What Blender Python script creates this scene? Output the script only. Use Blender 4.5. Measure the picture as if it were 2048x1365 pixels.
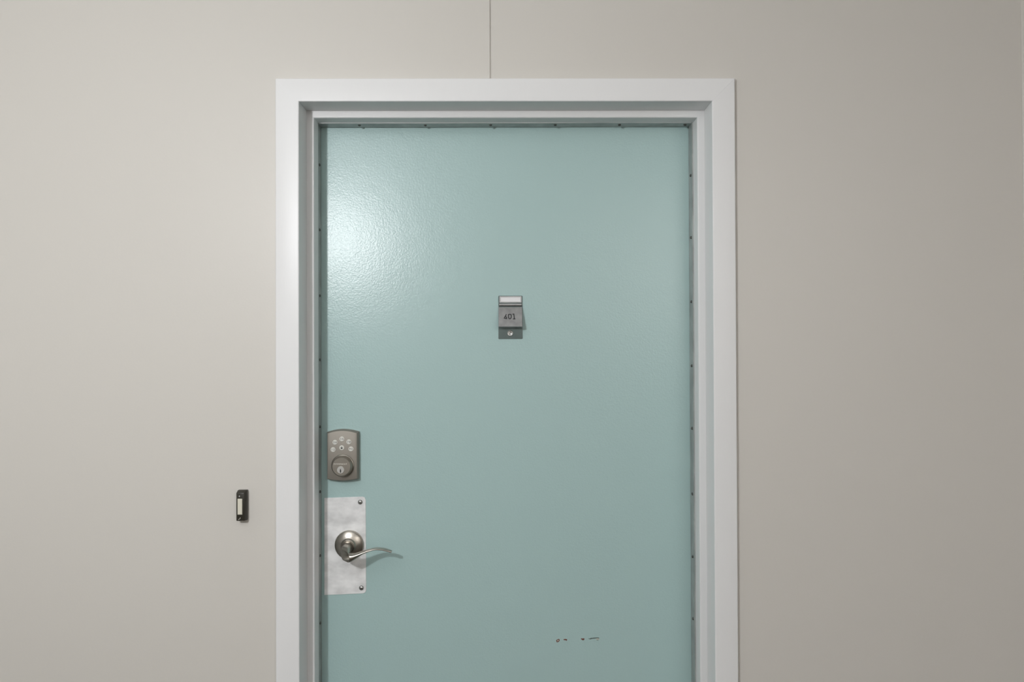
import bpy, bmesh, math, random
from mathutils import Vector, Matrix, noise

random.seed(7)
for o in list(bpy.data.objects):
    bpy.data.objects.remove(o)
scene = bpy.context.scene
C = scene.collection

# ------------------------------------------------------------------ camera
F_PX, W_PX, H_PX = 1480.0, 2048.0, 1365.0
CASING_Y = -0.012                       # front of the door casing; the wall face is y = 0
CAM = Vector((0.0, CASING_Y - 1.64, 1.50))
YAW, PITCH, ROLL = math.radians(0.46), math.radians(0.46), math.radians(-0.20)
cam_data = bpy.data.cameras.new('camera')
cam = bpy.data.objects.new('camera', cam_data)
C.objects.link(cam)
cam_data.sensor_width = 36.0
cam_data.lens = 36.0 * F_PX / W_PX
cam_data.clip_start = 0.02
ROT = (Matrix.Rotation(-YAW, 4, 'Z') @ Matrix.Rotation(math.pi/2 + PITCH, 4, 'X')
       @ Matrix.Rotation(ROLL, 4, 'Z'))
cam.matrix_world = Matrix.Translation(CAM) @ ROT
scene.camera = cam

# ------------------------------------------------------------------ world, lamp, exposure
world = bpy.data.worlds.new('world')
scene.world = world
world.use_nodes = True
world.node_tree.nodes['Background'].inputs[0].default_value = (0, 0, 0, 1)
world.node_tree.nodes['Background'].inputs[1].default_value = 0.0

lamp_data = bpy.data.lights.new('ceiling_bulb', 'POINT')
lamp_data.energy = 64.0
lamp_data.shadow_soft_size = 0.07
lamp_data.color = (0.965, 0.98, 1.0)
lamp = bpy.data.objects.new('ceiling_bulb', lamp_data)
lamp.location = (-0.86, -1.92, 2.06)
C.objects.link(lamp)

fill_data = bpy.data.lights.new('fill_spot', 'SPOT')      # added unseen spot: soft fill bounced off the opposite wall
fill_data.energy = 300.0
fill_data.shadow_soft_size = 0.08
fill_data.color = (0.985, 0.975, 1.0)
fill_data.spot_size = math.radians(110)
fill_data.spot_blend = 0.8
fill_light = bpy.data.objects.new('fill_spot', fill_data)
fill_light.location = (1.70, -2.7, 2.1)
fill_light.rotation_euler = (Vector((1.65, -4.0, 2.45)) - Vector(fill_light.location)).to_track_quat('-Z', 'Y').to_euler()
C.objects.link(fill_light)

vs = scene.view_settings
vs.view_transform = 'Standard'
vs.look = 'None'
vs.gamma = 1.0
vs.use_curve_mapping = False
vs.exposure = 0.08

# ------------------------------------------------------------------ helpers
def w(px, py, y):
    """point where the ray through a photo pixel meets the plane Y = y"""
    d = ROT.to_3x3() @ Vector(((px - W_PX/2)/F_PX, -(py - H_PX/2)/F_PX, -1.0))
    return CAM + d * ((y - CAM.y)/d.y)

def mesh_obj(name, bm, mat, parent=None, smooth=False):
    bmesh.ops.recalc_face_normals(bm, faces=bm.faces)
    me = bpy.data.meshes.new(name)
    bm.to_mesh(me); bm.free()
    if smooth:
        for p in me.polygons:
            p.use_smooth = True
        try:
            me.set_sharp_from_angle(angle=math.radians(smooth if smooth is not True else 40))
        except Exception:
            pass
    me.materials.append(mat)
    o = bpy.data.objects.new(name, me)
    C.objects.link(o)
    o.parent = parent
    return o

def tag(o, label=None, cat=None, kind=None, group=None):
    if label: o['label'] = label
    if cat: o['category'] = cat
    if kind: o['kind'] = kind
    if group: o['group'] = group
    return o

def empty(name, loc):
    o = bpy.data.objects.new(name, None)
    o.location = loc
    C.objects.link(o)
    return o

def keep(child, parent):
    """parent with the child's world placement kept"""
    child.parent = parent
    m = Matrix.Translation(parent.location) if parent.parent is None else parent_world(parent)
    child.matrix_parent_inverse = m.inverted()
    return child

def parent_world(o):
    m = Matrix.Translation(o.location)
    return m if o.parent is None else parent_world(o.parent) @ o.matrix_parent_inverse @ m

def box(bm, x0, x1, y0, y1, z0, z1):
    v = [bm.verts.new((x, y, z)) for x in (x0, x1) for y in (y0, y1) for z in (z0, z1)]
    for f in ((0,1,3,2), (4,6,7,5), (0,4,5,1), (2,3,7,6), (0,2,6,4), (1,5,7,3)):
        bm.faces.new([v[i] for i in f])

def prism(bm, outline, y0, y1):
    """outline: list of (x, z); extruded from y0 (front) to y1"""
    a = [bm.verts.new((x, y0, z)) for x, z in outline]
    b = [bm.verts.new((x, y1, z)) for x, z in outline]
    n = len(a)
    bm.faces.new(a); bm.faces.new(b[::-1])
    for i in range(n):
        j = (i+1) % n
        bm.faces.new((a[i], b[i], b[j], a[j]))

def loft(bm, rings, cap0=True, cap1=True):
    vs_ = [[bm.verts.new(p) for p in r] for r in rings]
    n = len(vs_[0])
    for a, b in zip(vs_[:-1], vs_[1:]):
        for i in range(n):
            j = (i+1) % n
            bm.faces.new((a[i], a[j], b[j], b[i]))
    if cap0: bm.faces.new(vs_[0][::-1])
    if cap1: bm.faces.new(vs_[-1])

def lathe(bm, cx, cz, prof, n=32, cap1=True):
    """prof: list of (radius, y) from the back (large y) to the front"""
    rings = [[(cx + r*math.cos(2*math.pi*i/n), y, cz + r*math.sin(2*math.pi*i/n)) for i in range(n)]
             for r, y in prof]
    loft(bm, rings, True, cap1)

def stroke(bm, pts, hw, y0, y1, closed=False):
    """a flat ribbon of constant width along 2-D points (x, z), with thickness in y"""
    n = len(pts)
    L, R = [], []
    for i, p in enumerate(pts):
        p = Vector(p)
        a = Vector(pts[i-1]) if (i > 0 or closed) else None
        b = Vector(pts[(i+1) % n]) if (i < n-1 or closed) else None
        d1 = (p-a).normalized() if a is not None else None
        d2 = (b-p).normalized() if b is not None else None
        if d1 is None: d1 = d2
        if d2 is None: d2 = d1
        n1, n2 = Vector((-d1.y, d1.x)), Vector((-d2.y, d2.x))
        m = (n1+n2)
        m = m.normalized() if m.length > 1e-6 else n1
        s = hw/max(0.5, m.dot(n1))
        L.append(p + m*s); R.append(p - m*s)
    rings = []
    for l, r in zip(L, R):
        rings.append([(l.x, y0, l.y), (r.x, y0, r.y), (r.x, y1, r.y), (l.x, y1, l.y)])
    if closed:
        rings.append(rings[0])
    loft(bm, rings, not closed, not closed)
    if closed:
        bmesh.ops.remove_doubles(bm, verts=bm.verts, dist=1e-7)

def text_mesh(name, s, size, mat, cx, cz, y, parent, depth=0.0002, space=1.0, sx=1.0):
    cu = bpy.data.curves.new(name, 'FONT')
    cu.body = s; cu.size = size; cu.align_x = 'CENTER'; cu.align_y = 'CENTER'
    cu.extrude = depth; cu.space_character = space; cu.resolution_u = 3
    t = bpy.data.objects.new('tmp', cu)
    C.objects.link(t)
    dg = bpy.context.evaluated_depsgraph_get()
    me = bpy.data.meshes.new_from_object(t.evaluated_get(dg))
    bpy.data.objects.remove(t)
    me.transform(Matrix.Translation((cx, y, cz)) @ Matrix.Rotation(math.pi/2, 4, 'X') @ Matrix.Diagonal((sx, 1, 1, 1)))
    me.name = name
    me.materials.clear(); me.materials.append(mat)
    o = bpy.data.objects.new(name, me)
    C.objects.link(o)
    keep(o, parent)
    return o

# ------------------------------------------------------------------ materials
def material(name, col, rough=0.5, metal=0.0, spec=0.5, bump=None, var=None, coat=0.0):
    """bump: list of (scale xyz, detail, strength, distance); var: (scale xyz, amount, lo, hi)"""
    m = bpy.data.materials.new(name)
    m.use_nodes = True
    nt = m.node_tree
    b = nt.nodes['Principled BSDF']
    b.inputs['Base Color'].default_value = (*col, 1)
    b.inputs['Roughness'].default_value = rough
    b.inputs['Metallic'].default_value = metal
    b.inputs['Specular IOR Level'].default_value = spec
    b.inputs['Coat Weight'].default_value = coat
    geo = nt.nodes.new('ShaderNodeNewGeometry')
    def nz(scale, detail=3.0):
        mp = nt.nodes.new('ShaderNodeMapping')
        mp.inputs['Scale'].default_value = scale
        nt.links.new(geo.outputs['Position'], mp.inputs['Vector'])
        t = nt.nodes.new('ShaderNodeTexNoise')
        t.inputs['Scale'].default_value = 1.0
        t.inputs['Detail'].default_value = detail
        nt.links.new(mp.outputs['Vector'], t.inputs['Vector'])
        return t
    prev = None
    for (sc, det, st, dist) in (bump or []):
        t = nz(sc, det)
        bp = nt.nodes.new('ShaderNodeBump')
        bp.inputs['Strength'].default_value = st
        bp.inputs['Distance'].default_value = dist
        nt.links.new(t.outputs['Fac'], bp.inputs['Height'])
        if prev: nt.links.new(prev.outputs['Normal'], bp.inputs['Normal'])
        prev = bp
    if prev: nt.links.new(prev.outputs['Normal'], b.inputs['Normal'])
    for v in ([var] if var else []):
        sc, lo, hi, det = v
        t = nz(sc, det)
        r = nt.nodes.new('ShaderNodeMapRange')
        r.inputs['From Min'].default_value = 0.3; r.inputs['From Max'].default_value = 0.7
        r.inputs['To Min'].default_value = lo; r.inputs['To Max'].default_value = hi
        nt.links.new(t.outputs['Fac'], r.inputs['Value'])
        mx = nt.nodes.new('ShaderNodeMix'); mx.data_type = 'RGBA'; mx.blend_type = 'MULTIPLY'
        mx.inputs['Factor'].default_value = 1.0
        mx.inputs['A'].default_value = (*col, 1)
        nt.links.new(r.outputs['Result'], mx.inputs['B'])
        nt.links.new(mx.outputs['Result'], b.inputs['Base Color'])
    return m

M_WALL = material('wall_paint', (0.65, 0.624, 0.580), 0.42, spec=0.35,
                  bump=[((220, 220, 220), 2.0, 0.10, 0.0010), ((30, 30, 30), 2.0, 0.05, 0.002)])
M_TRIM = material('white_gloss_paint', (0.80, 0.80, 0.80), 0.34, spec=0.35,
                  bump=[((420, 420, 26), 2.0, 0.16, 0.0007)])
M_DOOR = material('teal_door_paint', (0.412, 0.566, 0.556), 0.27, spec=0.50,
                  bump=[((270, 270, 270), 2.0, 0.32, 0.0009), ((25, 25, 25), 1.0, 0.10, 0.002)])
M_STRIP = material('galvanised_strip', (0.46, 0.48, 0.47), 0.42, metal=0.5,
                   bump=[((60, 60, 14), 3.0, 0.25, 0.002)], var=((30, 30, 18), 0.75, 1.1, 4.0))
M_NAIL = material('dark_nail_steel', (0.13, 0.13, 0.12), 0.30, metal=0.9)
M_NICKEL = material('satin_nickel', (0.43, 0.40, 0.355), 0.30, metal=1.0,
                    bump=[((900, 900, 900), 1.0, 0.04, 0.0003)])
M_NICKEL2 = material('textured_nickel', (0.30, 0.275, 0.24), 0.58, metal=0.55,
                     bump=[((700, 700, 700), 1.0, 0.12, 0.0004)])
M_ALU = material('brushed_aluminium', (0.90, 0.90, 0.90), 0.46, metal=0.12,
                 bump=[((300, 300, 40), 2.0, 0.05, 0.0004)], var=((28, 28, 45), 0.78, 1.08, 5.0))
M_SCREW = material('screw_steel', (0.42, 0.42, 0.41), 0.28, metal=1.0)
M_DULL = material('dull_steel', (0.40, 0.40, 0.40), 0.40, metal=0.8,
                  bump=[((200, 200, 60), 2.0, 0.08, 0.0006)], var=((60, 60, 60), 0.85, 1.1, 3.0))
M_PLATE = material('dark_polished_plate', (0.15, 0.19, 0.19), 0.25, metal=0.9)
M_CARD = material('white_card', (0.84, 0.84, 0.85), 0.7)
M_BUTTON = material('pale_button_plastic', (0.74, 0.73, 0.68), 0.45)
M_PRINT = material('black_print', (0.03, 0.03, 0.032), 0.6)
M_PRINT_LIGHT = material('light_engraving', (0.85, 0.83, 0.76), 0.5)
M_BELL = material('dark_brown_plastic', (0.030, 0.027, 0.019), 0.38)
M_CREAM = material('cream_plastic', (0.72, 0.69, 0.58), 0.4)
M_RUST = material('rusty_primer', (0.15, 0.05, 0.032), 0.7, var=((600, 600, 600), 0.4, 1.6, 3.0))
M_GREYCHIP = material('grey_chip', (0.10, 0.13, 0.12), 0.7, var=((600, 600, 600), 0.6, 1.4, 3.0))
M_PALECHIP = material('pale_primer', (0.50, 0.51, 0.44), 0.7)
M_CEIL = material('ceiling_paint', (0.84, 0.84, 0.83), 0.8, bump=[((120, 120, 120), 2.0, 0.2, 0.002)])
M_FLOOR = material('floor_vinyl', (0.045, 0.035, 0.025), 0.5, var=((6, 6, 6), 0.9, 1.1, 4.0))
M_DARK = material('dark_gap', (0.02, 0.02, 0.02), 0.8)

# ------------------------------------------------------------------ key planes (from the photo's reveals)
Y_STOP = CASING_Y + 0.0656             # front of the door stop
Y_METAL = Y_STOP + 0.0392              # front edge of the metal strip
Y_DOOR = Y_METAL + 0.031               # face of the door leaf
XL = lambda px, y: w(px, 700, y).x
ZT = lambda py, y: w(1000, py, y).z
cas_out = (XL(551, CASING_Y), XL(1473, CASING_Y), ZT(156.5, CASING_Y))
cas_in = (XL(598, CASING_Y), XL(1427, CASING_Y), ZT(202.5, CASING_Y))
stop_in = (XL(628.3, Y_STOP), XL(1397, Y_STOP), ZT(235.5, Y_STOP))
strip_in = (XL(636, Y_METAL), XL(1386, Y_METAL), ZT(247.5, Y_METAL))
CEIL_Z, ROOM_L, ROOM_R, ROOM_BACK = 2.55, -2.8, 3.2, -4.0

# ------------------------------------------------------------------ room shell
bm = bmesh.new(); box(bm, ROOM_L-0.1, ROOM_R+0.1, ROOM_BACK-0.1, 0.0, -0.1, 0.0)
tag(mesh_obj('floor', bm, M_FLOOR), 'grey-brown vinyl floor of the corridor', 'floor', 'structure')
bm = bmesh.new(); box(bm, ROOM_L-0.1, ROOM_R+0.1, ROOM_BACK-0.1, 0.0, CEIL_Z, CEIL_Z+0.1)
tag(mesh_obj('ceiling', bm, M_CEIL), 'off-white painted corridor ceiling', 'ceiling', 'structure')
bm = bmesh.new(); box(bm, ROOM_L-0.1, ROOM_L, ROOM_BACK, 0.0, 0.0, CEIL_Z)
tag(mesh_obj('wall_left', bm, M_WALL), 'beige side wall at the left end of the corridor', 'wall', 'structure')
bm = bmesh.new(); box(bm, ROOM_R, ROOM_R+0.1, ROOM_BACK, 0.0, 0.0, CEIL_Z)
tag(mesh_obj('wall_right', bm, M_WALL), 'beige side wall at the right end of the corridor', 'wall', 'structure')
bm = bmesh.new(); box(bm, ROOM_L-0.1, ROOM_R+0.1, ROOM_BACK-0.1, ROOM_BACK, 0.0, CEIL_Z)
tag(mesh_obj('wall_back', bm, M_WALL), 'beige corridor wall facing the door', 'wall', 'structure')

# front wall: backing with the door opening, and the painted panels with their joints
ox0, ox1, oz = cas_in[0]-0.022, cas_in[1]+0.022, cas_in[2]+0.022
def u_outline(x0, x1, z1):
    return [(x0, 0), (ox0, 0), (ox0, oz), (ox1, oz), (ox1, 0), (x1, 0), (x1, z1), (x0, z1)]
bm = bmesh.new(); prism(bm, u_outline(ROOM_L-0.1, ROOM_R+0.1, CEIL_Z+0.1), 0.012, 0.14)
wall = tag(mesh_obj('wall_front', bm, M_WALL), 'beige painted panel wall around the teal door', 'wall', 'structure')
seam = w(981.5, 80, 0).x; seam_r = w(2041.5, 60, 0).x
GAP = 0.0034
pitch_x = seam_r - seam
def panel(outline, y0=0.0, wob=None):
    bm = bmesh.new(); prism(bm, outline, y0, 0.0118)
    ed = [e for e in bm.edges if all(abs(v.co.y-y0) < 1e-6 for v in e.verts)
          and abs(e.verts[0].co.x-e.verts[1].co.x) < 0.004 and abs(e.verts[0].co.z-e.verts[1].co.z) > 0.002]
    bmesh.ops.bevel(bm, geom=ed, offset=0.0011, segments=2, affect='EDGES', profile=0.5)
    return mesh_obj('wall_panel', bm, M_WALL, wall)
panel([(ROOM_L+0.001, 0.001), (seam-pitch_x-GAP/2, 0.001), (seam-pitch_x-GAP/2, CEIL_Z-0.001), (ROOM_L+0.001, CEIL_Z-0.001)])
panel([(seam-pitch_x+GAP/2, 0.001), (ox0, 0.001), (ox0, oz), (seam-GAP/2, oz), (seam-GAP/2, CEIL_Z-0.001), (seam-pitch_x+GAP/2, CEIL_Z-0.001)])
# the right-hand edge of the seam is a little ragged where caulk fills it
zc0, zc1 = w(981, 53, 0).z, w(981, 40, 0).z
zc2 = w(981, 69, 0).z
xs = seam + GAP/2
panel([(xs, oz), (ox1, oz), (ox1, 0.001), (seam_r+0.012, 0.001), (seam_r+0.012, CEIL_Z-0.001), (xs+0.0002, CEIL_Z-0.001),
       (xs+0.0007, zc1+0.0004), (xs-0.0009, zc1-0.0002), (xs-0.0011, zc0+0.0004), (xs+0.0007, zc0-0.0004),
       (xs+0.0006, zc2+0.002), (xs-0.0001, zc2-0.001)])
bm = bmesh.new(); box(bm, seam-GAP/2-0.0002, seam+GAP/2+0.0012, 0.0038, 0.0119, oz, CEIL_Z-0.001)
mesh_obj('caulk', bm, M_WALL, wall)
# next panel stands a little proud of its neighbour; its edge catches the lamp
lean = 0.0022
bm = bmesh.new()
prism(bm, [(seam_r+lean+0.004, 0.001), (ROOM_R-0.001, 0.001), (ROOM_R-0.001, CEIL_Z-0.001), (seam_r-0.0015, CEIL_Z-0.001)], -0.004, -0.0001)
ed = [e for e in bm.edges if all(abs(v.co.y+0.004) < 1e-6 for v in e.verts)
      and min(v.co.x for v in e.verts) < seam_r+0.02 and abs(e.verts[0].co.z-e.verts[1].co.z) > 1]
bmesh.ops.bevel(bm, geom=ed, offset=0.0034, segments=3, affect='EDGES', profile=0.5)
mesh_obj('wall_panel', bm, M_WALL, wall, smooth=True)

# ------------------------------------------------------------------ door frame
frame = empty('trim_1', (0, 0, 0))
tag(frame, 'white painted door frame with mitred casing around the teal door', 'door frame', 'structure')
def arc(c0, c1, c2, n=4):
    """rounded corner between three (x_left, x_right, z, y) points, c1 the corner"""
    out = []
    for i in range(n+1):
        t = i/n
        out.append(tuple((1-t)**2*a + 2*t*(1-t)*b + t*t*c for a, b, c in zip(c0, c1, c2)))
    return out
def off(p, d):                              # move a line outward from the opening by d
    return (p[0]-d, p[1]+d, p[2]+d)
def frame_piece(name, prof, mat, which, gap=0.0):
    bm = bmesh.new()
    if which == 'L':
        rings = [[(p[0], p[3], z) for p, z in ((q, 0.001 if e == 0 else q[2]) for q in prof)] for e in (0, 1)]
    elif which == 'R':
        rings = [[(p[1], p[3], z) for p, z in ((q, 0.001 if e == 0 else q[2]) for q in prof)] for e in (0, 1)]
    else:
        rings = [[((p[0] if e == 0 else p[1]-gap), p[3], p[2]) for p in prof] for e in (0, 1)]
    loft(bm, rings)
    return mesh_obj(name, bm, mat, frame, smooth=35)
def P4(p, y): return (*p, y)
prof_c = ([P4(cas_out, 0.0)]
          + arc(P4(cas_out, CASING_Y+0.002), P4(cas_out, CASING_Y), P4(off(cas_out, -0.002), CASING_Y))
          + arc(P4(off(cas_in, 0.0030), CASING_Y), P4(cas_in, CASING_Y), P4(cas_in, CASING_Y+0.0030))
          + [P4(cas_in, Y_STOP), P4(off(cas_in, 0.020), Y_STOP), P4(off(cas_in, 0.020), 0.0)])
for k in 'LHR':
    frame_piece('casing', prof_c, M_TRIM, k, 0.00015 if k == 'H' else 0)
prof_s = ([P4(off(cas_in, 0.020), Y_STOP)]
          + arc(P4(off(stop_in, 0.0035), Y_STOP), P4(stop_in, Y_STOP), P4(stop_in, Y_STOP+0.0035))
          + [P4(stop_in, Y_METAL), P4(off(stop_in, 0.004), Y_METAL), P4(off(stop_in, 0.016), Y_METAL+0.004),
             P4(off(stop_in, 0.016), 0.20), P4(off(cas_in, 0.020), 0.20)])
for k in 'LHR':
    frame_piece('stop', prof_s, M_TRIM, k)

# metal weather strips, slightly buckled, nailed to the frame
Y_SB = Y_DOOR - 0.0016
def strip_side(xi, sgn, ztop, seed):
    """sgn +1: the strip's visible face looks to +x (left jamb)"""
    bm = bmesh.new(); rings = []
    n = 90
    for i in range(n+1):
        z = 0.004 + (ztop-0.004)*i/n
        a = noise.noise(Vector((seed, 0, z*4.0)))
        b = noise.noise(Vector((seed+9, 3, z*11.0)))
        k = 1.0 if z < 1.25 else 0.35
        dx = sgn*(0.0006*a + 0.0005*b)*k
        dy = (0.0030*a + 0.0018*b)*k - 0.001
        rings.append([(xi-sgn*0.0035, Y_METAL+dy, z), (xi+dx-sgn*0.0004, Y_METAL+dy, z), (xi+dx, Y_METAL+dy+0.0006, z),
                      (xi+sgn*0.0006+dx*0.6, Y_METAL+0.012, z), (xi+sgn*0.0006+dx*0.5, Y_SB, z), (xi-sgn*0.0035, Y_SB, z)])
    loft(bm, rings)
    return mesh_obj('weatherstrip', bm, M_STRIP, frame, smooth=30)
sl = strip_side(strip_in[0], 1, strip_in[2]+0.003, 2.3)
sr = strip_side(strip_in[1], -1, strip_in[2]+0.003, 7.7)
bm = bmesh.new(); rings = []
for i in range(61):
    x = strip_in[0]-0.003 + (strip_in[1]-strip_in[0]+0.006)*i/60
    a = noise.noise(Vector((x*6, 4.2, 1.0)))
    z = strip_in[2] + 0.0004*a
    # gentle rise of the lower lip towards the right
    t = i/60
    z += 0.0008*t
    rings.append([(x, Y_METAL-0.0006, z+0.0060), (x, Y_METAL-0.0012, z+0.0010), (x, Y_METAL-0.0004, z),
                  (x, Y_METAL+0.012, z-0.0004), (x, Y_SB, z-0.0004), (x, Y_SB, z+0.0060)])
loft(bm, rings)
st = mesh_obj('weatherstrip', bm, M_STRIP, frame, smooth=30)

bm = bmesh.new(); rings = []  # white bar standing in for light caught on the metal strip's front edge
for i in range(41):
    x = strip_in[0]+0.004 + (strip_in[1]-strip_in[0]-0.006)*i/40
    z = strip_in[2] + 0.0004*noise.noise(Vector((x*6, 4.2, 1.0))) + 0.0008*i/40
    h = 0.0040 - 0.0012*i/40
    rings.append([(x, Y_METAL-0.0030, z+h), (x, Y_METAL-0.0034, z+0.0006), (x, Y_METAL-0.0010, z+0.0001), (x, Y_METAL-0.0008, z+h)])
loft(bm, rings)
tag(mesh_obj('lit_edge', bm, M_TRIM, st, smooth=30), 'bright front edge of the metal strip, its light put in as white')
def nail_mesh():
    bm = bmesh.new()
    n = 12; R = 0.0035
    rings = [[(r*math.cos(2*math.pi*i/n), r*math.sin(2*math.pi*i/n), h) for i in range(n)]
             for r, h in ((R, -0.0006), (R, 0.0006), (R*0.82, 0.0017), (R*0.45, 0.0024))]
    loft(bm, rings)
    bmesh.ops.recalc_face_normals(bm, faces=bm.faces)
    me = bpy.data.meshes.new('nail'); bm.to_mesh(me); bm.free()
    for p in me.polygons: p.use_smooth = True
    me.materials.append(M_NAIL)
    return me
NAIL = nail_mesh()
def nail(pos, direction, parent):
    o = bpy.data.objects.new('nail', NAIL)
    o.location = pos
    o.rotation_euler = Vector(direction).to_track_quat('Z', 'Y').to_euler()
    o.rotation_euler.rotate_axis('X', random.uniform(-0.25, 0.25))
    o.parent = parent
    C.objects.link(o)
Y_NAIL = Y_METAL + 0.013
for py in (330, 460, 592, 720, 854, 984, 1112, 1247):
    nail((strip_in[0]+0.0008, Y_NAIL, w(641, py, Y_NAIL).z), (1, 0, 0), sl)
for py in (352, 476, 604, 732, 857, 988, 1113, 1237):
    nail((strip_in[1]-0.0008, Y_NAIL-0.004, w(1384, py, Y_NAIL).z), (-1, 0, 0), sr)
for px in (719, 850.5, 981, 1110.5, 1239, 1370):
    nail((w(px, 250, Y_METAL+0.010).x, Y_METAL+0.010, strip_in[2]-0.0003), (0, 0, -1), st)

# ------------------------------------------------------------------ the door
door = empty('door_1', (0, Y_DOOR+0.022, 0.0))
tag(door, 'pale teal painted door numbered 401 with nickel lock and lever', 'door', 'structure')
def part(name, bm, mat, parent, smooth=False, label=None):
    o = mesh_obj(name, bm, mat, None, smooth)
    keep(o, parent)
    if label: o['label'] = label
    return o
bm = bmesh.new()
box(bm, strip_in[0]-0.011, strip_in[1]+0.011, Y_DOOR, Y_DOOR+0.044, 0.006, strip_in[2]+0.011)
leaf = part('door_leaf', bm, M_DOOR, door, label='pale teal semi-gloss door leaf with a row of small paint chips')

# --- paint chips near the bottom of the frame
def chip(pts, mat, name='paint_chip', th=0.00025):
    bm = bmesh.new()
    o = [w(x, y, Y_DOOR) for x, y in pts]
    prism(bm, [(p.x, p.z) for p in o], Y_DOOR-th, Y_DOOR+0.0005)
    part(name, bm, mat, leaf)
Z7 = lambda pts: [(1100 + x/17.07, 1260 + y/17.07) for x, y in pts]
# first chip: a ring of rust around a spot of pale primer
chip(Z7([(205,380),(235,345),(290,318),(325,330),(328,380),(300,418),(240,436),(218,420),(225,400)]), M_RUST)
chip(Z7([(246,378),(268,350),(298,348),(296,380),(262,404),(250,398)]), M_PALECHIP, th=0.0004)
chip(Z7([(450,345),(480,325),(530,318),(585,330),(582,365),(560,388),(535,362),(490,362)]), M_RUST)
chip(Z7([(1052,318),(1070,300),(1120,305),(1165,298),(1180,318),(1165,355),(1125,368),(1095,352),(1070,335)]), M_RUST)
chip(Z7([(1308,300),(1350,312),(1395,285),(1440,284),(1560,270),(1640,268),(1690,286),(1680,302),(1610,296),(1540,306),(1440,318),(1380,335),(1325,326)]), M_GREYCHIP)
chip(Z7([(1560,312),(1620,302),(1685,308),(1680,340),(1620,350),(1570,340)]), M_PALECHIP)
chip(Z7([(1580,350),(1640,352),(1672,346),(1650,366),(1600,368)]), M_GREYCHIP)

# --- number plate with name card, flap and door viewer
YD = Y_DOOR
def R2(x0, y0, x1, y1, r, yy, n=4):
    """rounded rectangle outline (x, z) from photo pixels on the plane y = yy; r in metres"""
    a, b = w(x0, y1, yy), w(x1, y0, yy)
    out = []
    for cx, cz, a0 in ((b.x-r, b.z-r, 0), (a.x+r, b.z-r, 90), (a.x+r, a.z+r, 180), (b.x-r, a.z+r, 270)):
        for i in range(n+1):
            t = math.radians(a0 + 90*i/n)
            out.append((cx + r*math.cos(t), cz + r*math.sin(t)))
    return out
bm = bmesh.new()
prism(bm, R2(997, 592, 1044.8, 678.5, 0.0018, YD), YD-0.0014, YD+0.0002)
plate = part('number_plate', bm, M_PLATE, door, label='small steel plate with name card, hinged 401 flap and door viewer')
# card frame: four raised rims
a0, a1 = w(999, 605.5, YD-0.003), w(1043, 593, YD-0.003)
bm = bmesh.new()
rx, rz = 0.0028, 0.0022
box(bm, a0.x, a1.x, YD-0.0030, YD-0.0014, a1.z-rz, a1.z)
box(bm, a0.x, a1.x, YD-0.0030, YD-0.0014, a0.z, a0.z+rz)
box(bm, a0.x, a0.x+rx, YD-0.0030, YD-0.0014, a0.z+rz, a1.z-rz)
box(bm, a1.x-rx, a1.x, YD-0.0030, YD-0.0014, a0.z+rz, a1.z-rz)
part('card_frame', bm, M_DULL, plate)
bm = bmesh.new(); box(bm, a0.x+rx, a1.x-rx, YD-0.0020, YD-0.0012, a0.z+rz, a1.z-rz)
part('name_card', bm, M_CARD, plate, label='blank white name card')
# hinge roll
h0, h1 = w(998.5, 610, YD-0.005), w(1043, 610, YD-0.005)
bm = bmesh.new(); rings = []
for x in (h0.x, h1.x):
    rings.append([(x, YD-0.0046 + 0.0034*math.cos(t), h0.z + 0.0036*math.sin(t)) for t in [2*math.pi*i/14 for i in range(14)]])
loft(bm, rings)
part('hinge', bm, M_DULL, plate, smooth=50)
# flap: leans away from the door towards the bottom
FT, FB = 0.0050, 0.0255
ft, fb = w(1021, 615.0, YD-FT), w(1021, 653.5, YD-FB)
fxl, fxr = w(997.2, 635, YD-0.015).x, w(1044.2, 635, YD-0.015).x
bm = bmesh.new()
pr = [(YD-FT, ft.z), (YD-FB, fb.z), (YD-FB+0.0080, fb.z-0.0034), (YD-FB+0.0080, fb.z-0.0014), (YD-FB+0.0022, fb.z+0.0014), (YD-FT+0.0014, ft.z-0.0010)]
loft(bm, [[(x, y, z) for y, z in pr] for x in (fxl, fxr)])
flap = part('flap', bm, M_DULL, plate, label='hinged steel flap stamped 401')
# digits 401 as strokes lying on the flap (x from photo, height along the slope)
def flap_pt(px, py):
    t = (py - 613.0)/(653.5 - 613.0)
    y = YD - (FT + (FB-FT)*t)
    p = w(px, py, y)
    return Vector((p.x, p.y, p.z))
Z5 = lambda x, y: (1000 + x/22.75, 585 + y/22.75)
def digit(pts, closed=False, hw=0.00112):
    bm = bmesh.new()
    dirn = (flap_pt(1020, 650) - flap_pt(1020, 620)).normalized()
    nrm = Vector((1, 0, 0)).cross(dirn).normalized()
    if nrm.y > 0: nrm = -nrm
    org = flap_pt(1020, 635)
    p2 = []
    for x, y in pts:
        p = flap_pt(*Z5(x, y)) - org
        p2.append((p.x, -p.dot(dirn)))
    stroke(bm, p2, hw, 0.0, 0.0, closed)
    for v in bm.verts:
        x, z = v.co.x, v.co.z
        v.co = org + Vector((1, 0, 0))*x - dirn*z + nrm*0.00025
    return bm
def digit_part(strokes):
    bmx = bmesh.new()
    for pts, cl in strokes:
        b = digit(pts, cl)
        me = bpy.data.meshes.new('t'); b.to_mesh(me); b.free()
        bmx.from_mesh(me); bpy.data.meshes.remove(me)
    # one thin solid sheet
    bmesh.ops.remove_doubles(bmx, verts=bmx.verts, dist=1e-7)
    return bmx
digit4 = [([(288,1000),(250,1075),(195,1175),(225,1188),(302,1200),(300,1150),(262,1100)], False)]
digit0 = [([(385,1015),(440,1003),(500,1015),(515,1090),(505,1165),(470,1205),(425,1205),(392,1165),(382,1090)], True)]
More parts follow.
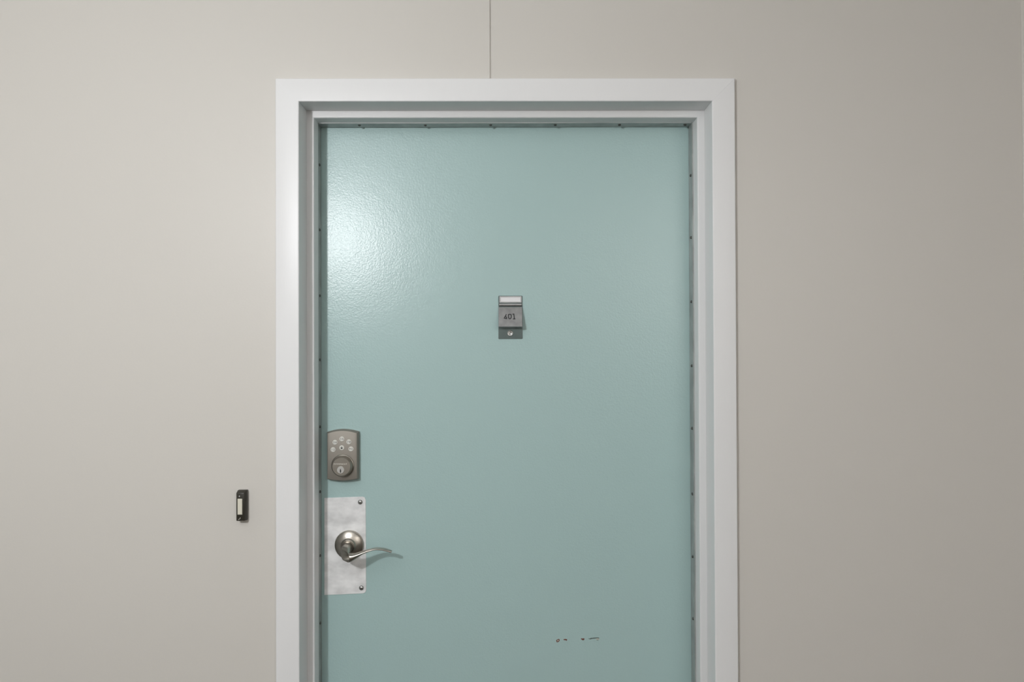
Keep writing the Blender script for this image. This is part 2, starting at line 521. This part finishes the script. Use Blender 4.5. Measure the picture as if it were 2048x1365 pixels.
digit1 = [([(565,1000),(628,992),(640,1100),(652,1215)], False), ([(585,1217),(700,1215)], False)]
for d in (digit4, digit0, digit1):
    part('digit', digit_part(d), M_PRINT, plate)
# door viewer
vc = w(1020.3, 667, YD)
bm = bmesh.new()
lathe(bm, vc.x, vc.z, [(0.0072, YD-0.001), (0.0072, YD-0.0032), (0.0062, YD-0.0042), (0.0040, YD-0.0040), (0.0034, YD-0.0028), (0.0026, YD-0.0026), (0.0018, YD-0.0040)], 24)
part('door_viewer', bm, M_SCREW, plate, smooth=40)

# --- keypad deadbolt
YK = YD - 0.020
fl, fr = w(655.5, 910, YK).x, w(713, 910, YK).x
kz_t, kz_tc = w(684, 862.6, YK).z, w(684, 868, YK).z
kz_b, kz_bc = w(684, 961, YK).z, w(684, 957.5, YK).z
def kp_outline(d, y, n=14):
    x0, x1 = fl-d, fr+d
    out = []
    for i in range(n+1):                       # top arch left -> right
        t = i/n
        out.append((x0+(x1-x0)*t, y, kz_tc+d + (kz_t-kz_tc)*4*t*(1-t)))
    for i in range(n+1):
        t = i/n
        out.append((x1-(x1-x0)*t, y, kz_bc-d + (kz_b-kz_bc)*4*t*(1-t)))
    return out
bm = bmesh.new()
loft(bm, [kp_outline(0.0030, YD+0.0002), kp_outline(0.0032, YD-0.010), kp_outline(0.0028, YD-0.013),
          kp_outline(0.0015, YD-0.0175), kp_outline(0.0004, YD-0.0195), kp_outline(-0.0006, YK)])
keypad = part('keypad_lock', bm, M_NICKEL2, door, smooth=28, label='satin nickel keypad deadbolt with six round buttons')
btn = [(665.9, 900.0, '1\u00b72'), (669.8, 885.4, '3\u00b74'), (683.6, 878.6, '5\u00b76'), (697.6, 884.5, '7\u00b78'), (701.7, 898.6, '9\u00b70')]
for px, py, s in btn:
    c = w(px, py, YK-0.0014)
    bm = bmesh.new()
    lathe(bm, c.x, c.z, [(0.0058, YK+0.0002), (0.0058, YK-0.0008), (0.0050, YK-0.0014)], 20)
    part('button', bm, M_BUTTON, keypad, smooth=30)
    text_mesh('button_print', s, 0.0068, M_PRINT, c.x, c.z, YK-0.0015, keypad, depth=0.00015, sx=0.95)
c = w(683.3, 896.2, YK-0.0014)
bm = bmesh.new()
lathe(bm, c.x, c.z, [(0.0058, YK+0.0002), (0.0058, YK-0.0008), (0.0050, YK-0.0014)], 20)
part('button', bm, M_BUTTON, keypad, smooth=30)
bm = bmesh.new()                               # padlock symbol
box(bm, c.x-0.0022, c.x+0.0022, YK-0.0017, YK-0.0012, c.z-0.0026, c.z+0.0006)
stroke(bm, [(c.x-0.0014, c.z+0.0006), (c.x-0.0014, c.z+0.0016), (c.x-0.0006, c.z+0.0024), (c.x+0.0006, c.z+0.0024), (c.x+0.0014, c.z+0.0016), (c.x+0.0014, c.z+0.0006)], 0.0004, YK-0.0017, YK-0.0012)
part('button_print', bm, M_PRINT, keypad)
# turn piece around the key cylinder
kc = w(683.8, 933.2, YK-0.010)
YF = YK - 0.0165
bm = bmesh.new()
lathe(bm, kc.x, kc.z, [(0.0268, YK+0.0002), (0.0268, YK-0.0018), (0.0256, YK-0.0030), (0.0246, YK-0.0034), (0.0232, YK-0.012), (0.0222, YF+0.0012), (0.0210, YF)], 48)
part('cylinder_collar', bm, M_NICKEL, keypad, smooth=25)
k2 = w(681, 940.7, YF-0.001)
bm = bmesh.new()
lathe(bm, k2.x, k2.z, [(0.0088, YF+0.0002), (0.0088, YF-0.0006), (0.0080, YF-0.0014)], 28)
part('key_cylinder', bm, material('bright_nickel', (0.66, 0.65, 0.62), 0.38, metal=0.8), keypad, smooth=30)
bm = bmesh.new()
prism(bm, [(k2.x-0.0010, k2.z-0.0060), (k2.x+0.0011, k2.z-0.0060), (k2.x+0.0016, k2.z-0.0020), (k2.x+0.0004, k2.z+0.0030), (k2.x-0.0004, k2.z+0.0030), (k2.x-0.0014, k2.z-0.0010)], YF-0.0017, YF-0.0012)
part('keyhole', bm, M_DARK, keypad)
k3 = w(680.6, 929.0, YF)
text_mesh('brand_lettering', 'POWERBOLT', 0.0046, M_PRINT_LIGHT, k3.x, k3.z, YF-0.0002, keypad, depth=0.00012, space=1.15)

# --- lever plate
pts = [(649.0, 996.6), (656, 996.2), (724.5, 993.8), (729.5, 995.3), (731.6, 1000.5), (732.6, 1181), (730.8, 1185.5), (726, 1187.4), (657, 1190.2), (649.0, 1190.6)]
o2 = [w(x, y, YD) for x, y in pts]
bm = bmesh.new()
prism(bm, [(p.x, p.z) for p in o2], YD-0.0016, YD+0.0002)
ed = [e for e in bm.edges if all(abs(v.co.y-(YD-0.0016)) < 1e-6 for v in e.verts)]
bmesh.ops.bevel(bm, geom=ed, offset=0.0005, segments=1, affect='EDGES')
lplate = part('lever_plate', bm, M_ALU, door, label='brushed aluminium wrap plate behind the lever')
for px, py in ((720.3, 1005.2), (722.6, 1177.0)):
    c = w(px, py, YD-0.003)
    bm = bmesh.new()
    lathe(bm, c.x, c.z, [(0.0058, YD-0.0014), (0.0056, YD-0.0026), (0.0042, YD-0.0042), (0.0020, YD-0.0050)], 20)
    sc = part('screw', bm, M_SCREW, lplate, smooth=45)
c = w(699.6, 1065.8, YD-0.0018)
bm = bmesh.new(); lathe(bm, c.x, c.z, [(0.0026, YD-0.0012), (0.0026, YD-0.0019)], 14)
part('pin_hole', bm, M_DARK, lplate)

# --- lever handle
S = w(699.2, 1089.5, YD)
def LV(dx, dz, h): return Vector((S.x+dx, YD-h, S.z+dz))
n_ring = 24
keys = [  # centre (dx, dz, h), axis u (dx, dz, h), axis v (dx, dz, h)
    ((0.000, 0.000, 0.010), (0.0130, 0, 0), (0, 0.0130, 0)),
    ((0.000, -0.001, 0.024), (0.0116, 0, 0), (0, 0.0116, 0)),
    ((0.000, -0.003, 0.036), (0.0116, 0, 0.002), (0, 0.0126, 0.003)),
    ((0.0005, -0.009, 0.047), (0.0112, 0, 0.005), (0, 0.0150, 0.003)),
    ((0.0025, -0.0125, 0.0555), (0.0098, 0, 0.0095), (0.000, 0.0125, 0.001)),
    ((0.009, -0.0140, 0.0605), (0.0045, 0.000, 0.0112), (0.000, 0.0106, 0)),
    ((0.0165, -0.0136, 0.0615), (0.001, 0.000, 0.0110), (-0.001, 0.0090, 0)),
    ((0.026, -0.0102, 0.0615), (0.000, 0.000, 0.0105), (-0.0022, 0.0058, 0)),
    ((0.035, -0.0064, 0.061), (0.000, 0.000, 0.0100), (-0.0018, 0.0040, 0)),
    ((0.045, -0.0024, 0.060), (0.000, 0.000, 0.0096), (-0.0010, 0.0030, 0)),
    ((0.057, 0.0016, 0.059), (0.000, 0.000, 0.0090), (-0.0007, 0.0026, 0)),
    ((0.072, 0.0048, 0.058), (0.000, 0.000, 0.0086), (0.0000, 0.0024, 0)),
    ((0.088, 0.0036, 0.057), (0.000, 0.000, 0.0080), (0.0006, 0.0024, 0)),
    ((0.101, 0.0000, 0.056), (0.000, 0.000, 0.0072), (0.0009, 0.0024, 0)),
    ((0.109, -0.0028, 0.0555), (0.000, 0.000, 0.0060), (0.0010, 0.0022, 0)),
]
def cr(p0, p1, p2, p3, t):
    return tuple(0.5*((2*b) + (-a+c)*t + (2*a-5*b+4*c-d)*t*t + (-a+3*b-3*c+d)*t**3) for a, b, c, d in zip(p0, p1, p2, p3))
rings = []
for i in range(len(keys)-1):
    q = [keys[max(0, min(len(keys)-1, i+k))] for k in (-1, 0, 1, 2)]
    for s in range(4):
        t = s/4
        rings.append([cr(q[0][k], q[1][k], q[2][k], q[3][k], t) for k in range(3)])
rings.append(keys[-1])
bm = bmesh.new(); rr = []
for ri, (cc, u, v) in enumerate(rings):
    ring = []
    sq = max(0.0, 1.0 - abs(ri - 15)/9.0)          # the hub is squared off underneath
    for k in range(n_ring):
        a = 2*math.pi*k/n_ring
        ca, sa = math.cos(a), math.sin(a)
        ex = 0.8 - (0.35*sq if sa < -1e-6 else 0.0)
        ca, sa = math.copysign(abs(ca)**ex, ca), math.copysign(abs(sa)**ex, sa)
        ring.append(LV(cc[0]+u[0]*ca+v[0]*sa, cc[1]+u[1]*ca+v[1]*sa, cc[2]+u[2]*ca+v[2]*sa))
    rr.append(ring)
loft(bm, rr)
lever = part('lever_handle', bm, M_NICKEL, door, smooth=60, label='satin nickel wave lever on a round rose')
bm = bmesh.new()
lathe(bm, S.x, S.z, [(0.0345, YD-0.0015), (0.0345, YD-0.0060), (0.0335, YD-0.0085), (0.0310, YD-0.0105), (0.0220, YD-0.0140), (0.0180, YD-0.0150),
                     (0.0170, YD-0.0165), (0.0160, YD-0.0195), (0.0145, YD-0.0205), (0.0135, YD-0.0190)], 56)
part('rose', bm, M_NICKEL, lever, smooth=28)

# ------------------------------------------------------------------ doorbell on the wall
bell = empty('doorbell', w(487, 1012, 0.0))
tag(bell, 'small dark brown doorbell with a cream push button beside the door frame', 'doorbell')
HB = 0.018
def rect_at(x0, y0, x1, y1, y):
    a, b = w(x0, y1, y), w(x1, y0, y)
    return [(a.x, y, a.z), (b.x, y, a.z), (b.x, y, b.z), (a.x, y, b.z)]
bm = bmesh.new()
loft(bm, [rect_at(477.5, 979.5, 496.2, 1039.5, 0.0), rect_at(475.6, 980.6, 494.6, 1041.0, -0.008), rect_at(472.4, 986.6, 488.4, 1042.8, -HB)])
ed = [e for e in bm.edges]
bmesh.ops.bevel(bm, geom=ed, offset=0.0012, segments=2, affect='EDGES', profile=0.5)
hs = part('housing', bm, M_BELL, bell, smooth=40)
bm = bmesh.new()
loft(bm, [rect_at(475.0, 998.3, 484.5, 1030.2, -HB+0.001), rect_at(475.0, 998.3, 484.5, 1030.2, -HB-0.0006), rect_at(476.0, 999.2, 483.6, 1029.4, -HB-0.0016)])
part('push_button', bm, M_CREAM, bell, label='cream plastic push button')
c = w(478.6, 993.8, -HB)
bm = bmesh.new(); lathe(bm, c.x, c.z, [(0.0017, -HB+0.0004), (0.0016, -HB-0.0004), (0.0008, -HB-0.0009)], 14)
part('screw', bm, M_SCREW, bell, smooth=40)
c = w(479.0, 1037.2, -HB)
bm = bmesh.new()
stroke(bm, [(c.x-0.0028, c.z-0.0030), (c.x+0.0006, c.z-0.0016), (c.x+0.0018, c.z+0.0006), (c.x+0.0012, c.z+0.0018)], 0.00035, -HB-0.0003, -HB+0.0003)
part('scratch_mark', bm, M_PRINT_LIGHT, bell)
